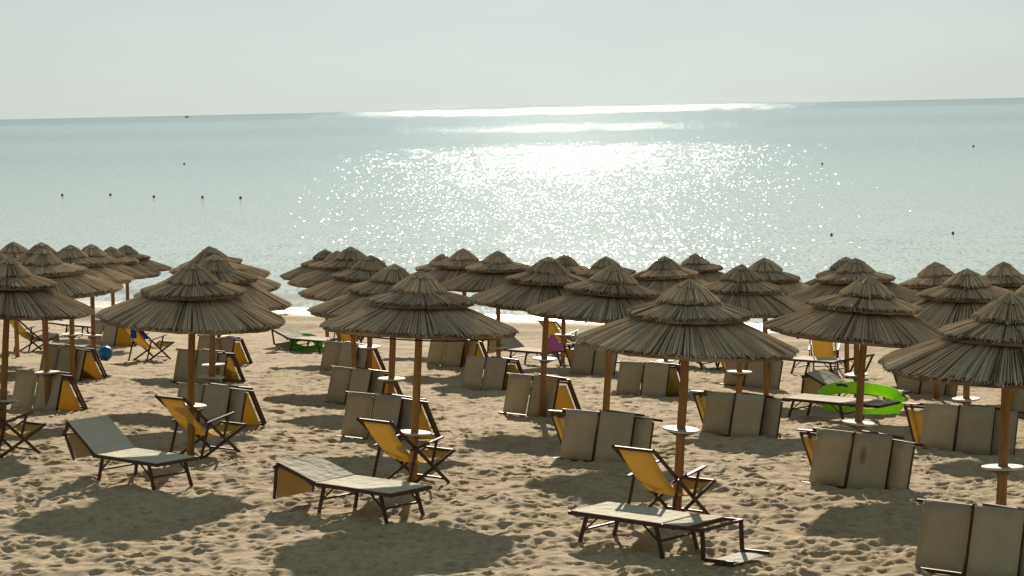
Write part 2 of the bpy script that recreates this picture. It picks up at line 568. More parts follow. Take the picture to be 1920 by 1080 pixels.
def build_ground():
    gx = 20 + np.geomspace(0.1, 140, 45)
    xs = np.concatenate([-gx[::-1] - 2, np.arange(-22, -8, 0.09), np.arange(-8, 8, 0.034), np.arange(8, 20, 0.09), gx])
    ys = np.concatenate([11 - np.geomspace(0.1, 75, 45)[::-1], np.arange(11, 18, 0.09), np.arange(18, 34, 0.034), np.arange(34, 48, 0.07), np.arange(48, 86, 0.14), np.linspace(86.2, 230, 60)])
    X, Y = np.meshgrid(xs, ys)
    Z = base_z(X, Y) + rough_z(X, Y)
    rng = np.random.default_rng(3)
    # footprints: pressed hollows with a pushed-up rim
    N = 36000
    fy = 12 + 45 * rng.random(N) ** 1.15
    fx = (rng.random(N) - 0.5) * (fy * 0.5 + 13)
    for i in range(N):
        a = rng.uniform(0.035, 0.085)
        b = a * rng.uniform(1.2, 2.0)
        d = rng.uniform(0.012, 0.042)
        th = rng.uniform(0, math.pi)
        i0, i1 = np.searchsorted(xs, (fx[i] - 2 * b, fx[i] + 2 * b))
        j0, j1 = np.searchsorted(ys, (fy[i] - 2 * b, fy[i] + 2 * b))
        if i1 <= i0 or j1 <= j0:
            continue
        dx, dy = X[j0:j1, i0:i1] - fx[i], Y[j0:j1, i0:i1] - fy[i]
        q = ((dx * math.cos(th) + dy * math.sin(th)) / b) ** 2 + ((dy * math.cos(th) - dx * math.sin(th)) / a) ** 2
        Z[j0:j1, i0:i1] += -d * np.exp(-q * 1.3) + 0.45 * d * np.exp(-(np.sqrt(q) - 1.25) ** 2 * 5)
    U = NX * X + NY * Y
    wet = np.clip((U - 59.6 - 2.0 * vn(X, Y, 5, 11)) / 2.2, 0, 1)
    nx, ny = len(xs), len(ys)
    idx = np.arange(nx * ny).reshape(ny, nx)
    q = np.stack([idx[:-1, :-1], idx[:-1, 1:], idx[1:, 1:], idx[1:, :-1]], -1).reshape(-1, 4)
    me = bpy.data.meshes.new('sand_beach')
    me.vertices.add(nx * ny)
    me.vertices.foreach_set('co', np.stack([X, Y, Z], -1).astype(np.float32).ravel())
    me.loops.add(q.size)
    me.loops.foreach_set('vertex_index', q.astype(np.int32).ravel())
    me.polygons.add(len(q))
    me.polygons.foreach_set('loop_start', np.arange(0, q.size, 4, dtype=np.int32))
    me.polygons.foreach_set('use_smooth', np.ones(len(q), dtype=bool))
    me.update(calc_edges=True)
    at = me.attributes.new('wet', 'FLOAT', 'POINT')
    at.data.foreach_set('value', wet.astype(np.float32).ravel())
    me.materials.append(M['sand'])
    o = bpy.data.objects.new('sand_beach', me)
    o['kind'] = 'structure'
    col.objects.link(o)

build_ground()

def gz(x, y, r=0.0):
    """ground height near a point (mean over a small patch)"""
    k = np.linspace(-1, 1, 5) * max(r, 0.15)
    A, B = np.meshgrid(x + k, y + k)
    return float((base_z(A, B) + rough_z(A, B)).mean())

# ------------------------------------------------------------------ sea
def build_sea():
    far = np.geomspace(60, 90000, 60)
    xs = np.concatenate([-far[::-1], np.arange(-59, 59.5, 0.5), far])
    ys = np.concatenate([np.linspace(-3000, 40, 12)[:-1], np.arange(40, 110, 0.25), np.geomspace(110, 90000, 150)])
    X, Y = np.meshgrid(xs, ys)
    U = NX * X + NY * Y
    V = -NY * X + NX * Y
    W = U + 1.1 * vn(V, U, 9, 21) + 0.5 * vn(V, U, 3.3, 22)
    fade = np.clip((200 - Y) / 100, 0, 1)
    Z = 0.05 * np.sin(U * 1.1 + 2 * vn(V, U, 14, 23)) * fade * np.clip((U - 62) / 8, 0, 1)
    b1 = np.exp(-((W - 66.4) / 0.45) ** 2)
    b2 = np.exp(-((W - 70.6) / 0.6) ** 2) * np.clip(vn(V, U, 13, 24) * 4 + 0.4, 0, 1)
    Z += 0.20 * b1 + 0.14 * b2
    foam = np.clip(1.3 * np.exp(-((W - 65.6) / 0.8) ** 2) + 0.9 * np.exp(-((W - 63.6) / 0.35) ** 2) + b2 * 0.9, 0, 1)
    nx, ny = len(xs), len(ys)
    idx = np.arange(nx * ny).reshape(ny, nx)
    q = np.stack([idx[:-1, :-1], idx[:-1, 1:], idx[1:, 1:], idx[1:, :-1]], -1).reshape(-1, 4)
    me = bpy.data.meshes.new('sea')
    me.from_pydata(np.stack([X, Y, Z], -1).reshape(-1, 3).tolist(), [], q.tolist())
    me.polygons.foreach_set('use_smooth', np.ones(len(q), dtype=bool))
    at = me.attributes.new('foam', 'FLOAT', 'POINT')
    at.data.foreach_set('value', foam.astype(np.float32).ravel())
    me.materials.append(M['sea'])
    o = bpy.data.objects.new('sea', me)
    o['kind'] = 'structure'
    col.objects.link(o)

build_sea()

# ------------------------------------------------------------------ thatched umbrellas
def tier_mesh(name, rng, r0, z0, r1, z1, n, layers, sag=0.02, lip=0.04):
    b = MB()
    K = 64
    # the packed reed body, closed underneath, cut ends showing at the hem
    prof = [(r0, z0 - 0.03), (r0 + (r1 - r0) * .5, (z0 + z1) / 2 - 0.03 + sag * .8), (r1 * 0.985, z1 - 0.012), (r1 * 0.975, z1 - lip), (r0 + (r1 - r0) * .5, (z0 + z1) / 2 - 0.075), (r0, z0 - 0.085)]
    vs, fs = [], []
    wob = [rng.uniform(-.02, .02) for _ in range(K)]
    for i, (r, z) in enumerate(prof):
        for k in range(K):
            a = 2 * math.pi * k / K
            rr = r * (1 + (wob[k] if i in (2, 3) else 0))
            vs.append((rr * math.cos(a), rr * math.sin(a), z + (rng.uniform(-.006, .006) if i in (2, 3) else 0)))
    for i in range(len(prof) - 1):
        for k in range(K):
            l = (k + 1) % K
            fs.append((i * K + k, (i + 1) * K + k, (i + 1) * K + l, i * K + l))
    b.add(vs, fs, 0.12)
    ph = [rng.uniform(0, 6.28) for _ in range(4)]
    for ly in range(layers):
        for k in range(n):
            a = 2 * math.pi * (k + rng.uniform(-.4, .4)) / n
            hemw = 0.012 * math.sin(3 * a + ph[0]) + 0.012 * math.sin(7 * a + ph[1]) + 0.008 * math.sin(13 * a + ph[2])
            re = r1 * (1 + rng.uniform(-.022, .018)) + hemw + (rng.uniform(.01, .035) if rng.random() < .05 else 0)
            rs = r0 + (r1 - r0) * (0 if rng.random() < .7 else rng.uniform(0, .45))
            h = 0.002 + 0.009 * ly + rng.uniform(0, .010)
            fan = rng.gauss(0, .018)
            w1 = 2 * math.pi * r1 / n * rng.uniform(.55, 1.15)
            w0 = w1 * max(.32, rs / r1)
            tone = min(1, max(0, rng.gauss(.43, .14)))
            if rng.random() < .06:
                tone = rng.uniform(.75, 1.0)
            elif rng.random() < .10:
                tone = rng.uniform(0, .12)
            rise = rng.uniform(.004, .013)
            pts = []
            for t, w in ((0, w0), (.52, (w0 + w1) / 2), (1, w1)):
                r = rs + (re - rs) * t
                tt = (r - r0) / (r1 - r0)
                z = z0 + (z1 - z0) * tt + sag * 4 * tt * (1 - tt) * .8 + h - (0.02 * ly * 0 if t < 1 else rng.uniform(0, .018))
                an = a + fan * t / max(r, .2) * r1 * .6
                cx, cy = math.cos(an), math.sin(an)
                for sx, dz in ((-w / 2, 0), (0, rise), (w / 2, 0)):
                    pts.append((r * cx - sx * cy, r * cy + sx * cx, z + dz))
            b.add(pts, [(i * 3 + j, (i + 1) * 3 + j, (i + 1) * 3 + j + 1, i * 3 + j + 1) for i in range(2) for j in range(2)], tone)
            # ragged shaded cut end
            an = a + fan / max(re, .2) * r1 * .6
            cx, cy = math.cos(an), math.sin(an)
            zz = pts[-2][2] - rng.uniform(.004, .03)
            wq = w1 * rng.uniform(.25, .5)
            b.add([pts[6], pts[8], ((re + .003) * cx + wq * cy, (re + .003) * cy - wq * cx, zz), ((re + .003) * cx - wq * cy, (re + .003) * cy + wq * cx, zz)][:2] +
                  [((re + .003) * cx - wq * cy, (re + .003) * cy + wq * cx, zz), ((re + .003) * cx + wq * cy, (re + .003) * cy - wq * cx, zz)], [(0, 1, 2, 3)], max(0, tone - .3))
    return b.mesh(name, M['thatch'], tone=True)

def umbrella_parts(seed):
    """meshes with z = 0 at the apex"""
    rng = random.Random(seed)
    j = lambda s: rng.uniform(-s, s)
    P = []
    z3 = -0.70 + j(.03)
    z2 = -0.342 + j(.02)
    z1 = -0.205 + j(.015)
    P.append(('thatch_skirt', tier_mesh('thatch_skirt', rng, .36, -.345, 1.27 + j(.03), z3, 500, 3, .012, .05), 1))
    P.append(('thatch_collar', tier_mesh('thatch_collar', rng, .16, -.212, .70 + j(.025), z2, 290, 3, .012, .045), 1))
    P.append(('thatch_cap', tier_mesh('thatch_cap', rng, .025, -.005, .36 + j(.02), z1, 170, 3, .03, .02), 1))
    b = MB()
    for k in range(40):
        a = 2 * math.pi * k / 40 + j(.1)
        r = rng.uniform(.12, .19)
        c, s = math.cos(a), math.sin(a)
        b.add([(0, 0, .065), (r * c - .012 * s, r * s + .012 * c, .022 - r * .30), (r * c * 1.05, r * s * 1.05, .028 - r * .30), (r * c + .012 * s, r * s - .012 * c, .022 - r * .30)],
              [(0, 1, 2), (0, 2, 3)], rng.uniform(.2, .9))
    P.append(('thatch_tip', b.mesh('thatch_tip', M['tip'], tone=True), 1))
    # post with slight irregularity
    b = MB()
    zs = [-.20, -.7, -1.2, -1.7, -2.2, -3.05]
    b.tube([(j(.006), j(.006), z) for z in zs], [.042, .047, .050, .052, .054, .056], 12)
    P.append(('post', b.mesh('post', M['post'], smooth=True), 0))
    # rafters and hoops under the reed
    b = MB()
    for k in range(8):
        a = 2 * math.pi * k / 8
        b.tube([(.04 * math.cos(a), .04 * math.sin(a), -.26), (1.16 * math.cos(a), 1.16 * math.sin(a), z3 - .045)], .014, 6)
    for rr, zz in ((.62, -.49), (1.12, z3 - .035)):
        b.tube([(rr * math.cos(t * math.pi / 14), rr * math.sin(t * math.pi / 14), zz) for t in range(28)], .01, 5, True)
    P.append(('rafter_frame', b.mesh('rafter_frame', M['darkwood']), 0))
    return P

def table_parts():
    b = MB()
    b.lathe([(.056, .0), (.205, .0), (.214, .006), (.218, .013), (.214, .021), (.205, .025), (.19, .022), (.056, .022)], 36)
    top = b.mesh('table_top', M['table'], smooth=False)
    b = MB()
    b.lathe([(.057, -.06), (.075, -.06), (.075, -.001), (.057, -.001)], 16)
    for k in range(3):
        a = 2 * math.pi * k / 3
        b.bar((.06 * math.cos(a), .06 * math.sin(a), -.05), (.17 * math.cos(a), .17 * math.sin(a), -.008), .015)
    return top, b.mesh('table_bracket', M['bracket'])
TABLE_TOP, TABLE_BRACKET = table_parts()
VARS = [umbrella_parts(s) for s in (11, 23, 37, 51, 68)]

# x, y, lean x, height, table height, label
UMB = [
 (4.95, 21.90, .12, 2.66, .92, 'nearest thatched umbrella, cut off by the right edge, with white table on its post'),
 (1.85, 24.74, .19, 2.66, .97, 'thatched umbrella with leaning post between the reversed cream lounger and the largest yellow deckchair'),
 (-1.32, 27.36, .17, 2.64, .62, 'thatched umbrella standing over the yellow deckchair behind the lounger with ochre flap'),
 (-4.55, 29.93, .13, 2.66, .71, 'thatched umbrella over the yellow deckchair beside the cream lounger with steep backrest'),
 (-7.88, 32.90, .23, 2.64, .50, 'thatched umbrella cut off by the left edge, over the deckchair in the left corner'),
 (4.45, 28.05, .19, 2.60, .72, 'thatched umbrella whose post rises between the stained cot and the lime float'),
 (1.30, 31.40, .20, 2.66, 0, 'thatched umbrella behind the left side of the one over the reversed lounger'),
 (-1.94, 33.30, .13, 2.61, .87, 'thatched umbrella tucked close behind the one with the ochre-flap lounger'),
 (-5.11, 36.00, .16, 2.69, .68, 'thatched umbrella peeking out just right behind the one over the steep-backed lounger'),
 (-8.07, 37.10, .01, 2.74, .65, 'thatched umbrella right behind the one cut by the left edge'),
 (6.95, 33.00, .02, 2.65, .68, 'wide thatched umbrella just behind and left of the nearest umbrella at right'),
 (6.23, 39.00, .00, 2.73, .65, 'thatched umbrella directly behind the one in front of the lime float'),
 (3.80, 36.40, .09, 2.62, .84, 'thatched umbrella with white table beside an orange sling, right of the leaning-post umbrella'),
 (.45, 36.50, .19, 2.71, 1.02, 'thatched umbrella near the middle, its leaning post left of the pink cloth'),
 (-2.71, 40.00, .10, 2.66, 1.0, 'thatched umbrella with post between two cot stacks, third back left of centre'),
 (-5.55, 39.70, -.02, 2.76, .65, 'thatched umbrella third deep in the clump left of the gap of open sea'),
 (-9.01, 43.80, .06, 2.76, .98, 'thatched umbrella in the left clump whose rim overlaps the pale shore'),
 (8.27, 42.00, .00, 2.64, 0, 'thatched umbrella left behind the wide one beside the nearest umbrella'),
 (3.27, 46.00, .00, 2.65, .45, 'thatched umbrella showing between two nearer umbrella tops, right of the centre gap'),
 (-.34, 47.50, .04, 2.71, .62, 'thatched umbrella with slim post standing clear against the surf, centre'),
 (4.99, 42.50, .00, 2.68, 0, 'thatched umbrella seen over the right shoulder of the one with the orange sling'),
 (-3.31, 44.50, .00, 2.79, 0, 'highest thatched umbrella top of the clump right of the open sea gap'),
 (-9.77, 50.00, .03, 2.73, .65, 'thatched umbrella in the left clump with a blue towel below its post'),
 (-6.64, 49.00, -.22, 2.73, .70, 'rearmost thatched umbrella of the clump behind the steep-backed lounger'),
 (-1.11, 50.00, -.01, 2.73, 0, 'thatched umbrella whose cap rises in the bright water left of the slim-post one'),
 (2.26, 51.50, .00, 2.57, 0, 'far thatched umbrella with cap alone between two wide near tops, centre right'),
 (4.61, 54.00, .00, 2.64, 0, 'far thatched umbrella in the glitter, peeking right of a similar nearer cap'),
 (7.53, 48.50, .00, 2.66, 0, 'far thatched umbrella whose left flank sticks out behind two in line'),
 (10.05, 44.00, .00, 2.64, 0, 'far thatched umbrella at the right, behind the nearest umbrella cap'),
 (-1.83, 57.00, .00, 2.53, 0, 'far thatched umbrella half hidden at the left of a cap in the bright water'),
 (-5.27, 61.00, .00, 2.57, 0, 'farthest thatched umbrella at the right side of the open sea gap'),
 (-4.28, 53.00, .00, 2.62, 0, 'far thatched umbrella sandwiched between two caps right of the sea gap'),
 (-11.25, 63.00, -.01, 2.62, 0, 'farthest thatched umbrella, right end of the left clump, beside open water'),
 (-10.76, 58.00, .00, 2.61, 0, 'far thatched umbrella with small cap, second from the left clump\'s right end'),
 (1.21, 53.00, .11, 2.59, .65, 'far thatched umbrella with only its cap over the umbrella left of the pink cloth'),
 (-12.01, 52.00, .00, 2.75, 0, 'far thatched umbrella with its cap at the left corner of the left clump'),
 (-10.57, 48.50, .00, 2.77, 0, 'far thatched umbrella with its cap above the second umbrella from the left edge'),
 (8.43, 34.50, .00, 2.50, 0, 'thatched umbrella of which only a sliver enters at the right edge'),
 (-10.82, 45.00, .00, 2.67, 0, 'thatched umbrella of which only the right slope enters at the left edge'),
]
urng = random.Random(5)
for i, (x, y, lx, h, th, label) in enumerate(UMB):
    g0 = float(base_z(np.float64(x), np.float64(y)))
    root = empty('thatched_umbrella', (x, y, g0))
    ax = Vector((lx, urng.uniform(-.05, .05), h)).normalized()
    q = Vector((0, 0, 1)).rotation_difference(ax) @ Quaternion((0, 0, 1), urng.uniform(0, 6.28))
    root.rotation_mode = 'QUATERNION'
    root.rotation_quaternion = q
    tag(root, label, 'umbrella', 'thatched umbrellas on the beach')
    for nm, me, stuff in VARS[i % 5 if i > 4 else (2, 0, 1, 3, 4)[i]]:
        p = bpy.data.objects.new(nm, me)
        col.objects.link(p)
        p.parent = root
        p.location = (0, 0, Vector((lx, 0, h)).length)
        if nm not in ('post', 'rafter_frame'):
            p.rotation_euler = (urng.uniform(-.03, .03), urng.uniform(-.03, .03), 0)
        if stuff:
            p['kind'] = 'stuff'
    if th:
        t = bpy.data.objects.new('table_top', TABLE_TOP)
        col.objects.link(t)
        t.parent = root
        t.location = (0, 0, th)
        t.rotation_euler = (urng.uniform(-.05, .05), urng.uniform(-.05, .05), 0)
        k = bpy.data.objects.new('bracket', TABLE_BRACKET)
        col.objects.link(k)
        k.parent = t

# ------------------------------------------------------------------ deckchairs
RDIR = math.atan2(-.67, .74)                # along the rows
NDIR = math.atan2(.74, .67)                 # towards the sea
DW = M['darkwood']
def curve_sheet(prof, w, nw=5, th=.006, dip=.02):
    rows = []
    for x, z in prof:
        rows.append([(x, w * (2 * k / (nw - 1) - 1), z - dip * (1 - (2 * k / (nw - 1) - 1) ** 2)) for k in range(nw)])
    return rows

def make_deckchair():
    r = empty('deckchair')
    for s in (-1, 1):
        b = MB(); b.bar((-.60, .29 * s, .885), (.44, .29 * s, -.03), .022, .042, (0, 1, 0)); b.build('back_rail', DW, r, bevel=.004)
        b = MB(); b.bar((-.30, .25 * s, -.03), (.60, .25 * s, .375), .022, .040, (0, 1, 0)); b.build('seat_rail', DW, r, bevel=.004)
        b = MB(); b.bar((-.17, .325 * s, .50), (-.36, .325 * s, -.05), .022, .038, (0, 1, 0)); b.build('rear_leg', DW, r, bevel=.004)
        b = MB(); b.bar((-.27, .335 * s, .485), (.30, .335 * s, .585), .05, .022, (0, 1, 0)); b.build('armrest', DW, r, bevel=.004)
        b = MB(); b.bar((.20, .325 * s, .56), (.10, .315 * s, .24), .022, .034, (0, 1, 0)); b.build('arm_post', DW, r, bevel=.004)
    b = MB(); b.bar((-.575, -.315, .865), (-.575, .315, .865), .036, .036); b.build('top_bar', DW, r, bevel=.006)
    b = MB(); b.bar((.575, -.275, .365), (.575, .275, .365), .034, .034); b.build('front_bar', DW, r, bevel=.006)
    b = MB(); b.bar((-.23, -.25, .0), (-.23, .25, .0), .026, .026); b.build('stretcher', DW, r)
    b = MB(); b.bar((.36, -.29, .035), (.36, .29, .035), .026, .026); b.build('stretcher', DW, r)
    b = MB()
    prof = [(-.565, .865), (-.50, .77), (-.40, .635), (-.29, .50), (-.17, .385), (-.04, .30), (.10, .262), (.24, .265), (.38, .295), (.50, .335), (.575, .368)]
    b.sheet(curve_sheet(prof, .235), .006)
    b.build('sling', M['yellow'], r, smooth=True)
    return r

chair0 = make_deckchair()
CHAIRS = [
 (1.72, 24.50, 0, 'large yellow deckchair with armrests beside the leaning post, behind the reversed lounger'),
 (-1.37, 27.29, 0, 'yellow deckchair behind the lounger with the ochre flap'),
 (-4.39, 30.14, .03, 'yellow deckchair with white table in front, beside the steep-backed lounger'),
 (-7.27, 30.30, .05, 'deckchair half cut off by the left edge, in front of the leftmost post'),
 (-8.76, 51.58, .04, 'yellow deckchair with a blue towel over its right rail'),
 (-12.16, 54.37, -.05, 'yellow deckchair with a pale cloth on its seat, far left'),
 (1.29, 56.48, 0, 'far yellow deckchair above the pink cloth'),
 (7.29, 50.35, .50, 'far yellow deckchair turned to the sea under the rim near the lime float'),
 (-4.33, 56.62, .45, 'far orange deckchair peeping between two rims left of centre'),
 (-10.83, 60.24, .0, 'farthest deckchair with a blue towel on top, left'),
]
chair_at = []
for i, (x, y, dr, label) in enumerate(CHAIRS):
    c = chair0 if i == 0 else copy_tree(chair0)
    c.location = (x, y, gz(x, y, .3) + .01)
    c.rotation_euler = (0, 0, NDIR + dr)
    tag(c, label, 'deckchair', 'open yellow deckchairs')
    chair_at.append(c)

# ------------------------------------------------------------------ open sun loungers
def make_lounger(name, ba, a1, l1, a2, l2, flap='beige', lb=.70, ext=0.0):
    """x from the hinge towards the foot; ba backrest angle; a1/a2 angles and l1/l2 lengths of the sunshade's arm and flap"""
    r = empty(name)
    H = .325
    ca, sa = math.cos(ba), math.sin(ba)
    bk = lambda t, y, o=0: (-t * ca + o * sa, y, H + t * sa + o * ca)
    for s in (-1, 1):
        b = MB(); b.bar((-.02, .31 * s, H), (1.27, .31 * s, H), .03, .045, (0, 1, 0)); b.build('side_rail', DW, r, bevel=.005)
        b = MB(); b.bar(bk(.03, .31 * s), bk(lb + .02, .31 * s), .03, .042, (0, 1, 0)); b.build('back_rail', DW, r, bevel=.005)
        b = MB(); b.bar((.10, .285 * s, H - .02), (.0, .30 * s, -.06), .032, .04, (0, 1, 0)); b.build('leg', DW, r, bevel=.004)
        b = MB(); b.bar((1.05, .285 * s, H - .02), (1.17, .30 * s, -.06), .032, .04, (0, 1, 0)); b.build('leg', DW, r, bevel=.004)
        b = MB(); b.bar((.045, .29 * s, .13), (.27, .29 * s, H - .02), .016); b.build('leg_brace', DW, r)
        b = MB(); b.bar((1.11, .29 * s, .13), (.89, .29 * s, H - .02), .016); b.build('leg_brace', DW, r)
    b = MB(); b.bar((1.255, -.34, H + .002), (1.255, .34, H + .002), .04); b.build('foot_bar', DW, r, bevel=.006)
    b = MB(); b.bar(bk(lb, -.33), bk(lb, .33), .038); b.build('head_bar', DW, r, bevel=.006)
    for q in (.055, 1.105):
        b = MB(); b.bar((q, -.29, .15), (q, .29, .15), .022); b.build('leg_stretcher', DW, r)
    b = MB()
    rows = [[(x, y, H + .026 - .014 * math.sin(math.pi * x / 1.25) * (1 - (y / .31) ** 2)) for y in (-.318, -.2, -.07, .07, .2, .318)] for x in (0.02, .25, .5, .75, 1.0, 1.25)]
    b.sheet(rows, .007)
    b.build('seat_canvas', M['cream'], r, smooth=False)
    b = MB()
    rows = [[bk(t, y, .026 - .012 * math.sin(math.pi * t / lb) * (1 - (y / .31) ** 2)) for y in (-.318, -.2, -.07, .07, .2, .318)] for t in (lb, lb * .75, lb * .5, lb * .25, .02)]
    b.sheet(rows, .007)
    b.build('back_canvas', M['cream'], r, smooth=False)
    for q in (-.27, .27):
        b = MB(); b.bar(bk(lb * .6, q, -.01), (-.10, q, H - .03), .018); b.build('back_prop', DW, r)
    # sunshade frame
    p0 = Vector(bk(lb - .04 + ext, 0))
    p1 = p0 + Vector((math.cos(a1), 0, math.sin(a1))) * l1
    p2 = p1 + Vector((math.cos(a2), 0, math.sin(a2))) * l2
    for s in (-1, 1):
        o = Vector((0, .335 * s, 0))
        b = MB()
        if ext > 0:
            b.bar(Vector(bk(lb - .04, 0)) + o, p0 + o, .022, .034, (0, 1, 0))
        if l1 > .02:
            b.bar(p0 + o, p1 + o, .026, .042, (0, 1, 0))
        b.bar(p1 + o * .93, p2 + o * .93, .024, .036, (0, 1, 0))
        b.build('sunshade_arm', DW, r)
    pb = p0 if ext > 0 else p1
    b = MB(); b.bar(pb + Vector((0, -.36, 0)), pb + Vector((0, .36, 0)), .03); b.build('sunshade_bar', DW, r)
    b = MB()
    nrm = Vector((0, 1, 0)).cross((p2 - p1).normalized())
    rows = [[p1.lerp(p2, t) + Vector((0, y, 0)) + nrm * (.012 * math.sin(t * 3.1) - .02) for y in (-.29, -.1, .1, .29)] for t in (.02, .3, .6, .98)]
    b.sheet(rows, .006)
    b.build('sunshade_flap', M[flap], r, smooth=False)
    return r

LG = 'open sun loungers on the sand'
def put(r, x, y, rz, label, dz=.02):
    cx, cy = x + math.cos(rz) * .55, y + math.sin(rz) * .55
    r.location = (x, y, gz(cx, cy, .6) + dz)
    tag(r, label, 'sun lounger', LG)
    r.rotation_euler = (0, 0, rz)

l1 = make_lounger('sun_lounger', rad(34), rad(236), .17, rad(-62), .36)
put(l1, -5.21, 27.87, RDIR, 'cream sun lounger with steeply raised backrest and a taupe flap hanging behind')
l2 = make_lounger('sun_lounger', rad(15), rad(200), .07, rad(262), .40, 'ochre')
put(l2, -2.15, 25.49, RDIR, 'cream sun lounger with low backrest and a beige flap tinted backlit ochre at its head')
l3 = make_lounger('sun_lounger', rad(2), rad(-92), .31, rad(178), .36, 'cream', .34, .24)
put(l3, 1.72, 22.45, RDIR + math.pi, 'flat cream sun lounger reversed, its sunshade folded down onto the sand at right')
l4 = make_lounger('sun_lounger', rad(17), rad(-80), .36, rad(-30), .4)
put(l4, -5.62, 56.2, RDIR, 'far cream sun lounger with a small green float beneath')
l5 = make_lounger('sun_lounger', rad(33), rad(230), .1, rad(265), .4)
put(l5, .07, 51.9, RDIR, 'far cream sun lounger with the pink cloth at its foot')
l6 = make_lounger('sun_lounger', rad(14), rad(-62), .55, rad(190), .05)
put(l6, 7.41, 48.6, RDIR + math.pi, 'sun lounger with slanted shade arms at right, behind the lime float')
l7 = make_lounger('sun_lounger', rad(24), rad(215), .1, rad(262), .4)
put(l7, 6.15, 40.0, RDIR, 'sun lounger rising to the left just behind the lime float')
l8 = make_lounger('sun_lounger', rad(1), rad(2), .03, rad(2), .35)
put(l8, 5.80, 36.6, RDIR + math.pi, 'flat dark-sided sun lounger standing in front of the lime float')
l9 = make_lounger('sun_lounger', rad(2), rad(178), .05, rad(178), .35)
put(l9, -12.8, 62.6, RDIR, 'farthest sun lounger, small and flat, at left by the shore')
l10 = make_lounger('sun_lounger', rad(20), rad(-70), .50, rad(190), .05)
put(l10, 4.60, 50.2, RDIR + math.pi, 'sun lounger mostly hidden under the rim of the leaning-post umbrella')

# ------------------------------------------------------------------ folded loungers and deckchairs in stacks
LEAN = rad(16)
def front(s, t, o=0.0):
    """s along the stack, t up the leaning face, o out towards the viewer's side"""
    return (s, t * math.sin(LEAN) - o * math.cos(LEAN), t * math.cos(LEAN) + o * math.sin(LEAN))

def make_folded_lounger(seed, fabric='beige'):
    rng = random.Random(seed)
    r = empty('folded_sun_lounger')
    h = .72
    w1, gap, w2 = .53, .055, .54
    b = MB(); b.bar(front(-.13, .03, -.02), front(w1 + gap + w2, .03, -.02), .035, .04, (0, 0, 1)); b.build('lower_rail', DW, r, bevel=.004)
    b = MB(); b.bar(front(-.10, h, -.03), front(w1 + gap + w2 - .25, h, -.03), .034, .034, (0, 0, 1)); b.build('upper_rail', DW, r, bevel=.004)
    b = MB(); b.bar(front(w1 + .1, h + .035, -.05), front(w1 + gap + w2 + .12, h + .012, -.05), .03, .03, (0, 0, 1)); b.build('folded_leg', DW, r)
    b = MB(); b.bar(front(w1 + gap * .55, .0, -.012), front(w1 + gap * .55, h + .03, -.012), .045, .03, (1, 0, 0)); b.build('hinge_bar', DW, r, bevel=.004)
    b = MB(); b.bar(front(.01, .0, -.025), front(.01, h, -.025), .03, .03, (1, 0, 0)); b.build('end_bar', DW, r)
    b = MB(); b.bar(front(w1 + gap + w2 - .02, .0, -.025), front(w1 + gap + w2 - .02, h - .02, -.025), .03, .03, (1, 0, 0)); b.build('end_bar', DW, r)
    def panel(s0, s1, t0, t1, o):
        q = MB()
        rows = []
        for i in range(5):
            t = t0 + (t1 - t0) * i / 4
            rows.append([front(s0 + (s1 - s0) * k / 4, t, o - .010 * math.sin(math.pi * k / 4) * math.sin(math.pi * i / 4) + rng.uniform(-.002, .002)) for k in range(5)])
        q.sheet(rows, .008)
        q.build('canvas_panel', M[fabric], r, smooth=True)
    panel(.0, w1, .05, h + .012, .018)
    panel(w1 + gap, w1 + gap + w2 - .0, .0, h + .018, .016 + rng.uniform(0, .012))
    return r

LEAN2 = rad(-27)
def back(s, t, o=0.0):
    return (s, .60 + t * math.sin(LEAN2) - o * math.cos(LEAN2), t * math.cos(LEAN2) + o * math.sin(LEAN2) + .0)

def make_folded_deckchair():
    r = empty('folded_deckchair')
    Ln, h = .95, .68
    for t, nm in ((.03, 'lower_rail'), (h, 'upper_rail')):
        b = MB(); b.bar(back(0, t), back(Ln, t), .03, .036, (0, 0, 1)); b.build(nm, DW, r, bevel=.004)
        b = MB(); b.bar(back(.06, t, -.07), back(Ln - .02, t, -.07), .03, .03, (0, 0, 1)); b.build(nm, DW, r)
    for s, o in ((.012, 0), (Ln - .012, 0), (.075, -.07), (Ln - .035, -.07)):
        b = MB(); b.bar(back(s, 0, o), back(s, h + .01, o), .034, .034, (1, 0, 0)); b.build('cross_bar', DW, r, bevel=.004)
    b = MB(); b.bar(back(-.05, h + .028, -.03), back(.20, h + .028, -.03), .07, .02, (0, 1, 0)); b.build('armrest', M['post'], r, bevel=.003)
    b = MB(); b.bar(back(Ln - .30, h + .028, -.05), back(Ln + .0, h + .028, -.05), .05, .02, (0, 1, 0)); b.build('armrest', DW, r, bevel=.003)
    b = MB()
    rows = [[back(.05 + (Ln - .10) * k / 6, .03 + (h - .06) * i / 3, .03 + .05 * math.sin(math.pi * k / 6)) for k in range(7)] for i in range(4)]
    b.sheet(rows, .006)
    b.build('sling', M['yellow'], r, smooth=True)
    return r

FL0 = [make_folded_lounger(1), make_folded_lounger(2)]
FLS = make_folded_lounger(3, 'beige_stain')
FD0 = make_folded_deckchair()
used = set()
def take(proto):
    if proto.name not in used:
        used.add(proto.name)
        kids(proto)
        for ch in kids(proto):
            kids(ch)
        return proto
    return copy_tree(proto)

def place_rel(o, g, a, dx, dy, dz, ra=0.0, sc=1.0):
    c, s = math.cos(a), math.sin(a)
    o.location = (g[0] + c * dx - s * dy, g[1] + s * dx + c * dy, g[2] + dz)
    o.rotation_euler = (0, 0, a + ra)
    o.scale = (sc, sc, sc)

